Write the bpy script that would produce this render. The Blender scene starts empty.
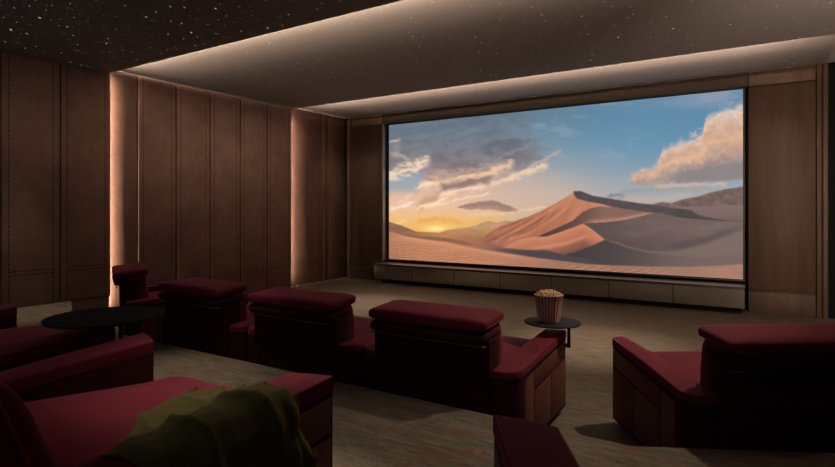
SCREEN_GAIN = 1.0
COVE1, COVE2 = 310, 760
UP1, UP2 = .034, .044
EDGE1, EDGE2 = 165, 130
WALL_FILL1, WALL_FILL2, WALL_FILL3, CEIL_FILL = 9, 11, 0, 150
SPOTS = [(x, 8.0, 3.52, 85, 58, 0, -1.15) for x in (-.9, -2.4, -3.9, -5.4)] + \
        [(x, y, 3.44, w, a, 0, 0) for (x, y, w, a) in ((-1.45, 6.15, 420, 40), (-5.3, 6.8, 420, 40), (-1.45, 6.3, 190, 72), (-5.3, 6.8, 190, 72), (-3.4, 7.0, 130, 72))] + \
        [(.2, 4.9, 3.43, 290, 50, -.40, -.50)] + \
        [(-1.75, 3.1, 3.37, 470, 29, 0, -.60)] + \
        [(.4, 2.0, 3.37, 70, 44, 0, 0), (-1.3, 2.2, 3.37, 55, 46, 0, 0), (-3.4, 2.3, 3.37, 240, 36, 0, 0), (-5.4, 1.6, 3.37, 50, 44, 0, 0), (-7.0, 2.9, 3.37, 190, 40, 0, 0)] + \
        [(.35, 8.3, 3.53, 32, 80, 0, .35), (-7.05, 8.3, 3.53, 38, 80, 0, .35)]  # this last pair is added fill for the veneer beside the screen
import numpy as np
# ---------------------------------------------------------------- desert picture shown on the cinema screen
def _hash(ix, iy, seed):
    h = (ix.astype(np.int64) * 374761393 + iy.astype(np.int64) * 668265263 + seed * 974634777) & 0x7fffffff
    h = ((h ^ (h >> 13)) * 1274126177) & 0x7fffffff
    return ((h ^ (h >> 16)) & 0xffff) / 65535.0
def vnoise(x, y, seed=0):
    ix = np.floor(x); iy = np.floor(y); fx = x - ix; fy = y - iy
    fx = fx * fx * fx * (fx * (fx * 6 - 15) + 10); fy = fy * fy * fy * (fy * (fy * 6 - 15) + 10)
    a = _hash(ix, iy, seed); b = _hash(ix + 1, iy, seed); c = _hash(ix, iy + 1, seed); d = _hash(ix + 1, iy + 1, seed)
    return (a * (1 - fx) + b * fx) * (1 - fy) + (c * (1 - fx) + d * fx) * fy
def fbm(x, y, seed=0, octv=5):
    s = 0.0; a = .5; t = 0.0
    for k in range(octv):
        s = s + a * vnoise(x, y, seed + k * 17); t += a; a *= .55; x = x * 2.03 + 3.1; y = y * 2.03 + 1.7
    return s / t
def sstep(e0, e1, x):
    t = np.clip((x - e0) / (e1 - e0), 0, 1); return t * t * (3 - 2 * t)
def desert(X, Y):
    """colour (sRGB 0-255) of the picture; X 385..745, Y 85..285 are the picture's own drawing units"""
    def curve(pts, x=None):
        p = np.array(pts); return np.interp(X if x is None else x, p[:, 0], p[:, 1])
    def col(*c): return np.array(c, float)[None, :]
    def mix(img, c, m):
        m = np.clip(m, 0, 1)[:, None]; return img * (1 - m) + c * m
    def below(pts, soft=.8): return sstep(-soft, soft, Y - curve(pts))
    def above(pts, soft=.8): return sstep(-soft, soft, curve(pts) - Y)
    def rng(x0, x1, s=1.0): return sstep(x0 - s, x0 + s, X) * (1 - sstep(x1 - s, x1 + s, X))
    def ramp(v, xs, cs):
        cs = np.array(cs, float); return np.stack([np.interp(v, xs, cs[:, k]) for k in range(3)], 1)
    N = len(X)
    # --- sky: two vertical gradients blended from the sunset side to the blue side
    ys = [88, 115, 140, 160, 178, 195, 208, 220, 232]
    skyL = ramp(Y, ys, [(92, 118, 140), (104, 124, 140), (128, 142, 152), (166, 160, 160), (206, 178, 164), (226, 186, 162), (236, 192, 158), (240, 190, 130), (238, 176, 98)])
    skyR = ramp(Y, ys, [(112, 142, 170), (96, 138, 168), (104, 146, 174), (124, 154, 176), (148, 164, 176), (168, 170, 172), (184, 172, 164), (190, 172, 160), (190, 172, 160)])
    t = sstep(455, 640, X + .35 * (Y - 150))
    img = skyL * (1 - t)[:, None] + skyR * t[:, None]
    # mid pink zone over the main dune
    img = mix(img, col(214, 182, 160), .55 * np.exp(-((X - 545) / 55) ** 2 - ((Y - 198) / 18) ** 2))
    # faint high cloud on the right
    n = fbm(X / 70, (Y + .14 * X) / 11, 5)
    img = mix(img, col(150, 158, 176), .75 * sstep(.52, .75, n) * sstep(640, 700, X) * (1 - sstep(98, 112, Y)))
    n = fbm(X / 28, Y / 9, 6)
    img = mix(img, col(150, 172, 190), .35 * sstep(.5, .75, n) * rng(520, 640, 20) * (1 - sstep(150, 170, Y)))
    # --- large grey cloud at left
    w = fbm(X / 26, Y / 11, 11); w2 = fbm(X / 9, Y / 5, 12); w3 = fbm(X / 60, (Y + .12 * X) / 12, 13)
    edge_r = 552 - 1.0 * np.maximum(Y - 150, 0) - .5 * np.maximum(150 - Y, 0) + 60 * (w - .5) + 22 * (w2 - .5)
    low = curve([(385, 182), (410, 176), (428, 184), (450, 186), (470, 184), (490, 178), (510, 172), (530, 168), (550, 160)]) + 10 * (w - .5) + 5 * (w2 - .5)
    m = (1 - sstep(-46, 14, X - edge_r)) * (1 - sstep(-3, 4, Y - low))
    body = ramp(Y, [110, 130, 148, 165, 180], [(100, 118, 134), (114, 122, 134), (116, 118, 128), (124, 116, 120), (156, 132, 124)])
    body = body + (34 * (w3 - .5) + 22 * (w2 - .5))[:, None] * np.array([1.0, .98, .95])
    img = mix(img, body, m * (.62 + .34 * sstep(.3, .6, w)))
    img = mix(img, col(84, 104, 124), .5 * m * sstep(.5, .75, w3) * (1 - sstep(135, 150, Y)))
    # blue window under the cloud at far left
    img = mix(img, col(150, 166, 178), .85 * (1 - sstep(416, 428, X + .4 * (Y - 180))) * rng(380, 426, 2) * sstep(170, 177, Y + 5 * (w2 - .5) - .42 * (405 - X) * 0.2) * (1 - sstep(186, 198, Y)))
    def streak(pts, wid, c, a, rag=6, frq=(9, 4), seed=30, tail=4):
        p = np.array(pts); yc = curve(pts) + rag * 1.5 * (fbm(X / frq[0], Y / frq[1], seed) - .5) * 2 + 3.0 * (fbm(X / 5.0, Y / 3.2, seed + 9) - .5)
        d = (Y - yc) / (wid * (.35 + 1.3 * fbm(X / 6, Y / 4, seed + 3)))
        mm = np.where(d < 0, np.exp(-(d * 1.0) ** 2), np.exp(-(d * .8) ** 2)) * rng(p[0, 0], p[-1, 0], tail)
        return mix(img, col(*c), a * mm)
    img = streak([(386, 178), (400, 171), (412, 167), (428, 158)], 4.2, (246, 216, 190), .95, 5, seed=31)
    img = streak([(386, 142), (398, 140)], 1.5, (220, 200, 186), .7, 2, seed=32)
    img = streak([(388, 152), (398, 153), (408, 160)], 3.0, (206, 186, 172), .6, 3, seed=33)
    img = streak([(420, 184), (440, 182), (465, 178), (490, 172), (512, 164)], 3.6, (246, 204, 168), .95, 3, seed=34)
    img = streak([(470, 189), (490, 184), (510, 178), (530, 170), (546, 165)], 2.9, (244, 206, 174), .95, 3, seed=35)
    img = streak([(425, 176), (455, 172), (490, 166), (512, 162)], 2.2, (206, 170, 150), .55, 3, seed=36)
    img = streak([(528, 166), (545, 158), (560, 150)], 2.2, (196, 178, 170), .65, 3, seed=37)
    img = streak([(495, 160), (515, 150), (532, 142)], 2.0, (150, 146, 150), .55, 3, seed=38)
    img = streak([(440, 187), (455, 184), (475, 182), (490, 179)], 3.4, (142, 120, 116), .85, 3, seed=39)
    img = streak([(415, 188), (425, 184), (434, 184)], 1.8, (250, 222, 190), .95, 2, seed=40)
    img = streak([(436, 196), (460, 190), (482, 187)], 1.6, (252, 218, 184), .9, 1.5, seed=41)
    img = streak([(417, 206), (428, 200), (438, 195)], 3.8, (196, 150, 124), .75, 2.5, seed=42)
    img = streak([(416, 209), (432, 205), (446, 198)], 1.5, (255, 226, 182), .95, 1.5, seed=43)
    img = streak([(428, 207), (446, 203)], 1.5, (252, 220, 176), .8, 1.5, seed=44)
    img = streak([(450, 202), (466, 198), (488, 194)], 1.1, (252, 218, 184), .9, 1, seed=45)
    img = streak([(388, 210), (400, 206), (414, 202)], 1.9, (252, 226, 196), .95, 2, seed=46)
    img = streak([(396, 204), (404, 199), (412, 194)], 1.8, (240, 206, 176), .8, 2, seed=47)
    img = streak([(396, 224), (404, 221)], .9, (250, 214, 150), .8, 1, seed=48)
    # lens shaped dusk cloud and the glow bank over the sun
    yc = curve([(456, 208), (490, 205), (520, 212)]) ; th = curve([(455, .3), (470, 3.6), (492, 5.2), (508, 4), (520, .4)])
    d = (Y - yc + 3 * (w2 - .5)) / (th + .01)
    img = mix(img, col(172, 134, 120), .92 * (1 - sstep(.6, 1.2, np.abs(d))) * rng(456, 520, 2))
    img = mix(img, col(150, 120, 114), .6 * (1 - sstep(.1, .8, np.abs(d + .3))) * rng(462, 512, 4))
    img = streak([(470, 214.5), (500, 214), (545, 207)], 1.2, (244, 206, 164), .7, 1, seed=50)
    img = streak([(416, 222), (435, 219.5), (450, 221), (462, 224)], 2.4, (226, 158, 86), .8, 1, seed=51)
    img = streak([(440, 226), (475, 223), (500, 219)], 3.5, (238, 178, 96), .5, 1, seed=52)
    g = np.exp(-((X - 436) / 13) ** 2 - ((Y - 229) / 4.0) ** 2)
    img = mix(img, col(255, 226, 118), .85 * g)
    img = mix(img, col(255, 248, 190), np.exp(-((X - 434) / 7.5) ** 2 - ((Y - 229.2) / 2.2) ** 2))
    img = mix(img, col(250, 200, 110), .35 * np.exp(-((X - 436) / 36) ** 2 - ((Y - 226) / 11) ** 2))
    # --- big cumulus at right
    r1 = fbm(X / 10, Y / 8, 61); r2 = fbm(X / 4.2, Y / 3.6, 62); r0 = fbm(X / 26, Y / 16, 63)
    top = curve([(622, 184), (630, 176), (645, 167), (658, 163), (662, 150), (675, 142), (690, 137), (702, 131), (706, 116), (716, 111), (726, 106), (735, 106), (748, 103)]) + 9 * (r1 - .5) * 1.6 + 6 * (r2 - .5)
    bot = curve([(622, 182), (640, 186), (670, 184), (700, 182), (748, 179)]) + 3 * (r1 - .5)
    m = sstep(-2.5, 5.5, Y - top + 5 * (r2 - .5)) * (1 - sstep(-2, 2, Y - bot)) * sstep(626, 634, X)
    dep = np.clip((Y - top) / np.maximum(bot - top, 4), 0, 1)
    lit = ramp(dep + .22 * (r1 - .5) + .2 * (r0 - .5), [0, .12, .3, .45, .6, .8, 1.0], [(214, 198, 188), (222, 190, 170), (206, 168, 146), (222, 176, 146), (188, 158, 142), (150, 138, 136), (148, 138, 138)])
    lit = lit + (26 * (r2 - .5) + 24 * (r1 - .5))[:, None]
    warm = sstep(150, 172, Y + .32 * (X - 690)) * (1 - sstep(660, 690, X))
    lit = lit * (1 - .35 * warm[:, None]) + np.array([226, 184, 158]) * .35 * warm[:, None]
    shade = sstep(166, 172, Y + .26 * (X - 743) * -.0 + .17 * (X - 700) ) * sstep(655, 690, X) * (1 - sstep(176, 184, Y) * .3)
    lit = mix(lit, col(140, 132, 132), .8 * shade)
    img = mix(img, lit, m)
    img = mix(img, col(206, 190, 184), .7 * sstep(.6, .7, r1) * rng(690, 743, 4) * sstep(-10, -5, Y - top) * (1 - sstep(-2, 0, Y - top)))
    img = streak([(628, 181), (640, 178)], 1.0, (214, 180, 160), .8, 1, seed=70)
    img = streak([(655, 187), (690, 185.5), (725, 184)], 1.9, (214, 184, 166), .85, 1.5, seed=71)
    img = streak([(618, 192), (650, 190), (680, 188), (712, 188)], 2.6, (160, 156, 160), .75, 1.5, seed=72)
    img = streak([(606, 197), (614, 195), (624, 196)], 1.3, (118, 126, 138), .8, 1, seed=73)
    img = streak([(625, 201), (660, 199), (690, 194)], 1.8, (198, 176, 164), .6, 1, seed=74)
    # --- distant hazy hills
    h0 = [(438, 233), (446, 230.5), (452, 229.6), (466, 228.0), (475, 226), (481, 223.2), (488, 221.6), (495, 223.2), (505.5, 221.2), (513, 222), (525, 226)]
    hz = ramp(Y, [221, 228, 236, 244], [(176, 142, 124), (194, 146, 106), (170, 124, 88), (142, 104, 80)])
    img = mix(img, hz + (26 * (fbm(X / 6, Y / 3, 80) - .5))[:, None], below(h0, .9) * rng(436, 530, 4) * .9)
    # --- mountains on the right with their flat
    h1 = [(640, 205.5), (655, 203.6), (662, 202.2), (671, 203.4), (683, 199.3), (697, 197), (709, 193), (725, 189.4), (745, 186.3)]
    nn = fbm(X / 7 + Y / 9, Y / 5 - X / 16, 85)
    img = mix(img, col(118, 96, 92) + (46 * (nn - .5))[:, None], below([(a, b + 0) for a, b in h1], .8) * sstep(640, 660, X))
    img = mix(img, ramp(Y, [204, 214, 224], [(134, 112, 106), (124, 104, 100), (112, 94, 92)]), below([(660, 209), (690, 206.8), (745, 205.6)], 1.0) * sstep(660, 675, X))
    # --- main dune
    sky = [(478, 242), (481, 239.5), (489, 232.8), (499.4, 226.7), (511.6, 222.6), (526, 217.5), (540, 211.4), (556, 203), (570.5, 194.1), (573, 191.4), (580, 191.3), (592.5, 196.2), (609, 198.8), (637, 203.3), (650, 204.7), (673.5, 208.2), (690, 210), (698, 215), (715, 219), (745, 222)]
    dune = below(sky, .7)
    lowb = [(572, 191), (572.6, 194), (576, 199), (586.4, 201.7), (600.6, 204.3), (613, 207.8), (641, 211.8), (660, 213.8), (678, 217.6), (704, 220), (725, 222), (745, 222.4)]
    # lit flank
    dg = (X - 480) * .62 + (Y - 240) * 1.0          # runs along the fall line
    st = fbm((X * .55 - Y * .84 + 600) / 60, (X * .84 + Y * .55) / 9, 90)
    flank = ramp(Y, [190, 205, 222, 240, 252], [(208, 148, 120), (210, 140, 108), (202, 130, 100), (190, 120, 94), (174, 110, 88)])
    flank = flank * (.86 + .34 * (st - .3))[:, None]
    img = mix(img, flank, dune)
    for (p, wd, a) in (([(500, 240), (520, 231), (536, 222), (548, 213)], 1.6, .6), ([(488, 241), (510, 231), (530, 219)], 1.3, .5), ([(515, 236), (535, 230), (546, 222), (556, 212)], 2.2, .5), ([(497, 230), (512, 224), (524, 219)], 1.6, .55), ([(486, 243), (500, 238), (516, 233)], 1.5, .5)):
        img = mix(img, col(126, 84, 70), a * np.exp(-((Y - curve(p)) / wd) ** 2) * rng(p[0][0], p[-1][0], 6))
    for (p, wd, a) in (([(494, 242), (520, 229), (545, 214), (562, 203)], 1.5, .5), ([(510, 240), (530, 233), (552, 219), (570, 205)], 2.2, .5)):
        img = mix(img, col(222, 146, 108), a * np.exp(-((Y - curve(p)) / wd) ** 2) * rng(p[0][0], p[-1][0], 8))
    # mid surface in half shade behind the second dune
    mid = [(536, 237), (546, 233), (556, 228.5), (572, 221), (582, 212.4), (590, 208.5), (600, 206.6), (613, 207.8), (641, 211.8), (745, 222)]
    mm = below(mid, .8) * sstep(536, 540, X)
    mc = ramp(X, [536, 565, 585, 605, 625, 645, 690, 745], [(84, 64, 60), (92, 70, 66), (112, 84, 76), (136, 104, 90), (132, 102, 92), (118, 98, 92), (116, 98, 95), (112, 95, 92)])
    img = mix(img, mc, mm * dune)
    tl = curve([(575, 224.5), (590, 222.8), (605, 222), (625, 219.5), (640, 216), (652, 213.4)])
    img = mix(img, col(198, 138, 110), .8 * np.exp(-np.maximum(tl - Y, 0) ** 2 / 7) * (Y < tl + .5) * rng(588, 650, 9) * mm)
    # slip face, dark
    sl = dune * above(lowb, .9) * sstep(572, 573.5, X)
    sc_ = ramp(X, [572, 600, 640, 680, 745], [(78, 72, 76), (86, 76, 78), (84, 76, 77), (80, 74, 74), (88, 80, 78)])
    img = mix(img, sc_ * (.92 + .2 * fbm(X / 8, Y / 3, 95))[:, None], sl)
    img = mix(img, col(70, 66, 62), .7 * np.exp(-((Y - curve([(676, 216.5), (704, 219.5), (728, 222)])) / 1.1) ** 2) * rng(676, 727, 5))
    # slope right of the second dune
    sr = below([(575, 225), (583, 224.2), (605, 222.8), (628, 220), (642, 216.6), (655, 213.8), (678, 218), (745, 223)], .8) * sstep(580, 584, X)
    src = ramp(X, [580, 600, 630, 660, 700, 745], [(88, 76, 75), (92, 79, 77), (106, 89, 86), (112, 94, 91), (116, 98, 94), (118, 100, 95)])
    src = src * (1 - .10 * sstep(232, 246, Y))[:, None] * (.95 + .12 * fbm(X / 22, Y / 6, 97))[:, None]
    img = mix(img, src, sr)
    val = [(640, 254), (660, 252), (680, 249.5), (687.6, 248), (704, 244), (720.6, 237.6), (745, 229.6)]
    img = mix(img, ramp(Y, [230, 250, 266], [(128, 108, 101), (126, 107, 100), (120, 102, 96)]), below(val, 2.2) * sstep(640, 690, X))
    img = mix(img, col(90, 77, 77), .65 * np.exp(-((Y - curve(val) + 3) / 4.0) ** 2) * rng(668, 738, 14))
    # deep shadow valley below the second dune
    dv = below([(540, 258), (560, 255.5), (575, 252), (590, 246.5), (604, 240), (627, 248), (645, 252.5), (660, 255), (700, 258), (745, 256)], 1.0) * sstep(540, 560, X)
    img = mix(img, ramp(X, [540, 570, 610, 640, 665, 690, 745], [(74, 66, 66), (68, 63, 64), (78, 70, 70), (92, 80, 78), (108, 92, 89), (116, 98, 94), (122, 102, 96)]), dv)
    img = mix(img, col(132, 108, 98), .6 * np.exp(-((Y - curve([(604, 240), (627, 248), (645, 252.5), (690, 256)]) + .6) / 1.1) ** 2) * rng(606, 680, 8))
    # second dune, sunlit
    top2 = [(500, 249), (504.5, 247.4), (515.6, 241), (530, 237.6), (546, 237), (562, 231.7), (582.4, 224), (588.5, 227.7), (604, 239.9), (606, 243)]
    bot2 = [(500, 249), (526, 250.6), (546, 250.5), (560, 255.7), (572, 253), (590.5, 246.4), (604, 240.2), (606, 239)]
    s2 = below(top2, .7) * above(bot2, 1.3) * rng(500, 605, 1)
    dd = Y - curve(top2)
    c2 = ramp(dd, [0, 5, 12, 18, 26], [(206, 136, 102), (196, 126, 94), (178, 112, 86), (150, 96, 78), (116, 82, 72)])
    img = mix(img, c2, s2)
    br = [(520, 250), (545, 247.5), (565, 244), (585, 237)]
    img = mix(img, col(226, 152, 112), .55 * np.exp(-((Y - curve(br)) / 2.0) ** 2) * rng(530, 590, 10) * s2)
    # --- middle ground at left, then the dark hollow, then the rippled foreground
    m1 = [(385, 221.5), (388, 222.3), (401, 226.3), (415.5, 232.2), (425, 232.8), (434, 233.0), (446, 235.3), (462, 237.5), (476.5, 240.6), (487, 244), (505, 248.4), (526, 250.4), (546, 251), (575, 258), (600, 262)]
    left = below(m1, .7) * (1 - sstep(570, 600, X))
    mc1 = ramp(X, [385, 400, 418, 440, 470, 500, 530], [(140, 100, 86), (142, 100, 82), (150, 104, 76), (176, 116, 82), (168, 112, 84), (140, 100, 86), (96, 80, 78)])
    img = mix(img, mc1 * (.92 + .2 * fbm(X / 12, Y / 3, 101))[:, None], left)
    img = mix(img, col(214, 146, 96), .5 * np.exp(-((X - 432) / 24) ** 2 - ((Y - 236) / 3) ** 2) * left)
    img = mix(img, col(78, 70, 72), left * sstep(470, 520, X) * below([(470, 246), (505, 249.5), (526, 251.4), (546, 252), (600, 258)], 1.6))
    img = mix(img, col(120, 84, 70), .75 * np.exp(-((Y - curve([(400, 236), (425, 238.5), (446, 240.5), (470, 245)])) / 1.8) ** 2) * rng(398, 470, 10) * left)
    fg = [(385, 231), (388, 232), (405, 237), (425.7, 240.5), (446, 243.2), (466, 247.6), (485, 250.8), (499.4, 253), (536, 258.4), (560, 261.4), (585, 264.4), (611, 266), (650, 267), (690, 267.5), (720, 266), (745, 264.5)]
    f = below(fg, .8)
    fc = ramp(X, [385, 420, 460, 520, 560, 640, 745], [(178, 122, 94), (198, 134, 100), (196, 132, 100), (176, 122, 98), (166, 118, 96), (160, 118, 100), (168, 126, 106)])
    wv = np.sin((Y * 2.1 + 3.2 * fbm(X / 24, Y / 8, 110) * 2 + .02 * X) * 1.9) * sstep(2, 10, Y - curve(fg)) * (1 - sstep(520, 560, X))
    wv2 = np.sin(X * .45 + Y * 1.5 + 6 * fbm(X / 20, Y / 5, 112)) * sstep(540, 570, X) * (1 - sstep(640, 690, X)) * sstep(1, 4, Y - curve(fg))
    fc = fc * (1 + .15 * wv + .08 * wv2 - .10 * sstep(6, 30, Y - curve(fg)) * (1 - sstep(430, 500, X)) + .16 * (fbm(X / 30, Y / 5, 111) - .5))[:, None]
    img = mix(img, fc, f)
    img = mix(img, col(222, 156, 116), .5 * np.exp(-((Y - curve(fg) - 1.5) / 2.2) ** 2) * rng(392, 520, 18))
    return np.clip(img, 0, 255)
import bpy, bmesh, math, random
from mathutils import Vector, Matrix
random.seed(7)
C = bpy.context.scene.collection
SC = bpy.context.scene
PI = math.pi
PLAT = 0.32            # height of the rear seating tier
CAMZ = 1.5
YAW = math.radians(31.8)
def room(xc, zc):      # survey frame turned by YAW -> room frame
    return (xc * math.cos(YAW) - zc * math.sin(YAW), zc * math.cos(YAW) + xc * math.sin(YAW))

# ---------------------------------------------------------------- materials
def s2l(c):
    return tuple((v / 255 / 12.92) if v / 255 <= .04045 else ((v / 255 + .055) / 1.055) ** 2.4 for v in c)
def mat(name):
    m = bpy.data.materials.new(name); m.use_nodes = True
    nt = m.node_tree; b = nt.nodes['Principled BSDF']
    return m, nt, b
def N(nt, t, **kw):
    n = nt.nodes.new(t)
    for k, v in kw.items():
        if k in n.inputs: n.inputs[k].default_value = v
        else: setattr(n, k, v)
    return n
def L(nt, a, b): nt.links.new(a, b)
def math_node(nt, op, a, b=None, c=None):
    n = nt.nodes.new('ShaderNodeMath'); n.operation = op
    for i, v in enumerate((a, b, c)):
        if v is None: continue
        if isinstance(v, (int, float)): n.inputs[i].default_value = v
        else: nt.links.new(v, n.inputs[i])
    return n.outputs[0]
def mixc(nt, fac, a, b, mode='MIX'):
    n = nt.nodes.new('ShaderNodeMix'); n.data_type = 'RGBA'; n.blend_type = mode
    if isinstance(fac, (int, float)): n.inputs[0].default_value = fac
    else: nt.links.new(fac, n.inputs[0])
    for i, v in ((6, a), (7, b)):
        if isinstance(v, tuple): n.inputs[i].default_value = (*v[:3], 1)
        else: nt.links.new(v, n.inputs[i])
    return n.outputs[2]
def obj_coords(nt, scale=(1, 1, 1)):
    tc = nt.nodes.new('ShaderNodeTexCoord'); mp = nt.nodes.new('ShaderNodeMapping')
    mp.inputs['Scale'].default_value = scale
    nt.links.new(tc.outputs['Object'], mp.inputs['Vector']); return mp.outputs[0]
def noise(nt, vec, scale, detail=4, rough=.55):
    n = N(nt, 'ShaderNodeTexNoise', Scale=scale, Detail=detail, Roughness=rough)
    nt.links.new(vec, n.inputs['Vector']); return n.outputs['Fac']
def bump(nt, b, h, strength, dist):
    n = N(nt, 'ShaderNodeBump', Strength=strength, Distance=dist)
    nt.links.new(h, n.inputs['Height']); nt.links.new(n.outputs[0], b.inputs['Normal'])

def velvet(name, base, sheen, tint):
    m, nt, b = mat(name)
    v = obj_coords(nt)
    n = noise(nt, v, 5, 3)
    c = mixc(nt, n, tuple(x * .8 for x in base), tuple(x * 1.2 for x in base))
    L(nt, c, b.inputs['Base Color'])
    b.inputs['Roughness'].default_value = .8; b.inputs['Specular IOR Level'].default_value = .06
    b.inputs['Sheen Weight'].default_value = sheen; b.inputs['Sheen Roughness'].default_value = .30
    b.inputs['Sheen Tint'].default_value = (*tint, 1)
    bump(nt, b, noise(nt, v, 160, 2), .12, .003)
    return m
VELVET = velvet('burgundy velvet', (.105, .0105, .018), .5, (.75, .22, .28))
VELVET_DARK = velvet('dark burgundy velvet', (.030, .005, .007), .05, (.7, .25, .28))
def leather(name, base, spec=.3, mottle=.35, bscale=60):
    m, nt, b = mat(name)
    v = obj_coords(nt)
    n = noise(nt, v, 2.6, 8, .62); n2 = noise(nt, v, 14, 4, .6)
    f = math_node(nt, 'MULTIPLY_ADD', n2, .35, math_node(nt, 'MULTIPLY', n, .75))
    c = mixc(nt, f, tuple(x * (1 - mottle * 1.6) for x in base), tuple(x * (1 + mottle * 1.6) for x in base))
    L(nt, c, b.inputs['Base Color'])
    b.inputs['Roughness'].default_value = .62; b.inputs['Specular IOR Level'].default_value = spec
    bump(nt, b, noise(nt, v, bscale, 4), .15, .004)
    return m, nt, b, c
SIDE_LEATHER = leather('brown side leather', (.105, .032, .020), .25, .2)[0]
m, nt, b = mat('black lacquer'); BLACK = m
b.inputs['Base Color'].default_value = (.012, .011, .011, 1); b.inputs['Roughness'].default_value = .45
m, nt, b = mat('table top black'); TABLE = m
b.inputs['Base Color'].default_value = (.011, .011, .0115, 1); b.inputs['Specular IOR Level'].default_value = .10; b.inputs['Roughness'].default_value = .8
m, nt, b = mat('copper piping'); PIPING = m
b.inputs['Base Color'].default_value = (.16, .035, .022, 1); b.inputs['Roughness'].default_value = .5

# wall leather with stitched borders; UV in metres from the lower left corner of every panel
def wall_leather(name, base):
    m, nt, b, c = leather(name, base, .2, .45)
    uv = nt.nodes.new('ShaderNodeUVMap'); sp = nt.nodes.new('ShaderNodeSeparateXYZ'); L(nt, uv.outputs[0], sp.inputs[0])
    u, v = sp.outputs[0], sp.outputs[1]
    at = nt.nodes.new('ShaderNodeAttribute'); at.attribute_name = 'panel_width'; w = at.outputs['Fac']
    def line(x, pos, hw):
        d = math_node(nt, 'ABSOLUTE', math_node(nt, 'SUBTRACT', x, pos)); return math_node(nt, 'LESS_THAN', d, hw)
    dash_v = math_node(nt, 'GREATER_THAN', math_node(nt, 'FRACT', math_node(nt, 'MULTIPLY', v, 20.0)), .30)
    dash_u = math_node(nt, 'GREATER_THAN', math_node(nt, 'FRACT', math_node(nt, 'MULTIPLY', u, 20.0)), .30)
    lv = math_node(nt, 'MAXIMUM', line(u, .075, .007), line(u, math_node(nt, 'SUBTRACT', w, .075), .007))
    lv = math_node(nt, 'MULTIPLY', lv, dash_v)
    lh = math_node(nt, 'MAXIMUM', line(v, .395, .007), line(v, .44, .007))
    lh = math_node(nt, 'MULTIPLY', lh, dash_u)
    inside = math_node(nt, 'MULTIPLY', math_node(nt, 'GREATER_THAN', u, .075), math_node(nt, 'LESS_THAN', u, math_node(nt, 'SUBTRACT', w, .075)))
    lh = math_node(nt, 'MULTIPLY', lh, inside)
    st = math_node(nt, 'MULTIPLY', math_node(nt, 'MAXIMUM', lv, lh), .8)
    cc = mixc(nt, st, c, (.006, .004, .003))
    L(nt, cc, b.inputs['Base Color'])
    return m
PLAIN_LEATHER = leather('plain brown wall leather', (.14, .078, .058), .2, .45)[0]
WALL_LEATHER = wall_leather('stitched brown wall leather', (.14, .078, .058))

def wood(name, dark, light):
    m, nt, b = mat(name)
    v = obj_coords(nt, (1, 1, .06))
    n = noise(nt, v, 9, 6, .6)
    v2 = obj_coords(nt, (1, 1, .02)); n2 = noise(nt, v2, 90, 3, .6)
    f = math_node(nt, 'MULTIPLY_ADD', n2, .5, math_node(nt, 'MULTIPLY', n, .55))
    r = N(nt, 'ShaderNodeMapRange'); r.inputs[1].default_value = .3; r.inputs[2].default_value = .75; L(nt, f, r.inputs[0])
    L(nt, mixc(nt, r.outputs[0], dark, light), b.inputs['Base Color'])
    b.inputs['Roughness'].default_value = .5; b.inputs['Specular IOR Level'].default_value = .3
    bump(nt, b, f, .1, .003)
    return m
WOOD = wood('walnut wall veneer', (.042, .024, .015), (.120, .070, .043))
m, nt, b = mat('dark fascia fabric'); FASCIA = m
b.inputs['Base Color'].default_value = (.055, .042, .033, 1); b.inputs['Roughness'].default_value = .85; b.inputs['Specular IOR Level'].default_value = .1
m, nt, b = mat('flat black'); FLAT_BLACK = m
b.inputs['Base Color'].default_value = (.006, .006, .006, 1); b.inputs['Roughness'].default_value = .9; b.inputs['Specular IOR Level'].default_value = .1

# carpet: taupe pile with long ragged rust streaks across the room
m, nt, b = mat('streaked carpet'); CARPET = m
v = obj_coords(nt, (.35, 1, 1)); vs = obj_coords(nt, (.10, 1, 1)); vp = obj_coords(nt)
n1 = noise(nt, v, 9, 7, .72); n2 = noise(nt, vs, 26, 5, .7); n3 = noise(nt, vp, 75, 4, .8); n4 = noise(nt, vp, 1.1, 3)
vf = obj_coords(nt, (.16, 1, 1)); n5 = noise(nt, vf, 38, 5, .75)
def stretch(x, a, c):
    q_ = N(nt, 'ShaderNodeMapRange'); q_.inputs[1].default_value = a; q_.inputs[2].default_value = c; L(nt, x, q_.inputs[0]); return q_.outputs[0]
mixf = math_node(nt, 'MULTIPLY_ADD', stretch(n5, .37, .63), .32, math_node(nt, 'MULTIPLY_ADD', stretch(n1, .3, .7), .3, math_node(nt, 'MULTIPLY', stretch(n3, .3, .7), .38)))
base = mixc(nt, mixf, (.024, .0185, .013), (.205, .165, .118))
r = N(nt, 'ShaderNodeMapRange'); r.inputs[1].default_value = .54; r.inputs[2].default_value = .60; L(nt, n2, r.inputs[0])
gate = N(nt, 'ShaderNodeMapRange'); gate.inputs[1].default_value = .42; gate.inputs[2].default_value = .62; L(nt, n4, gate.inputs[0])
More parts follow.
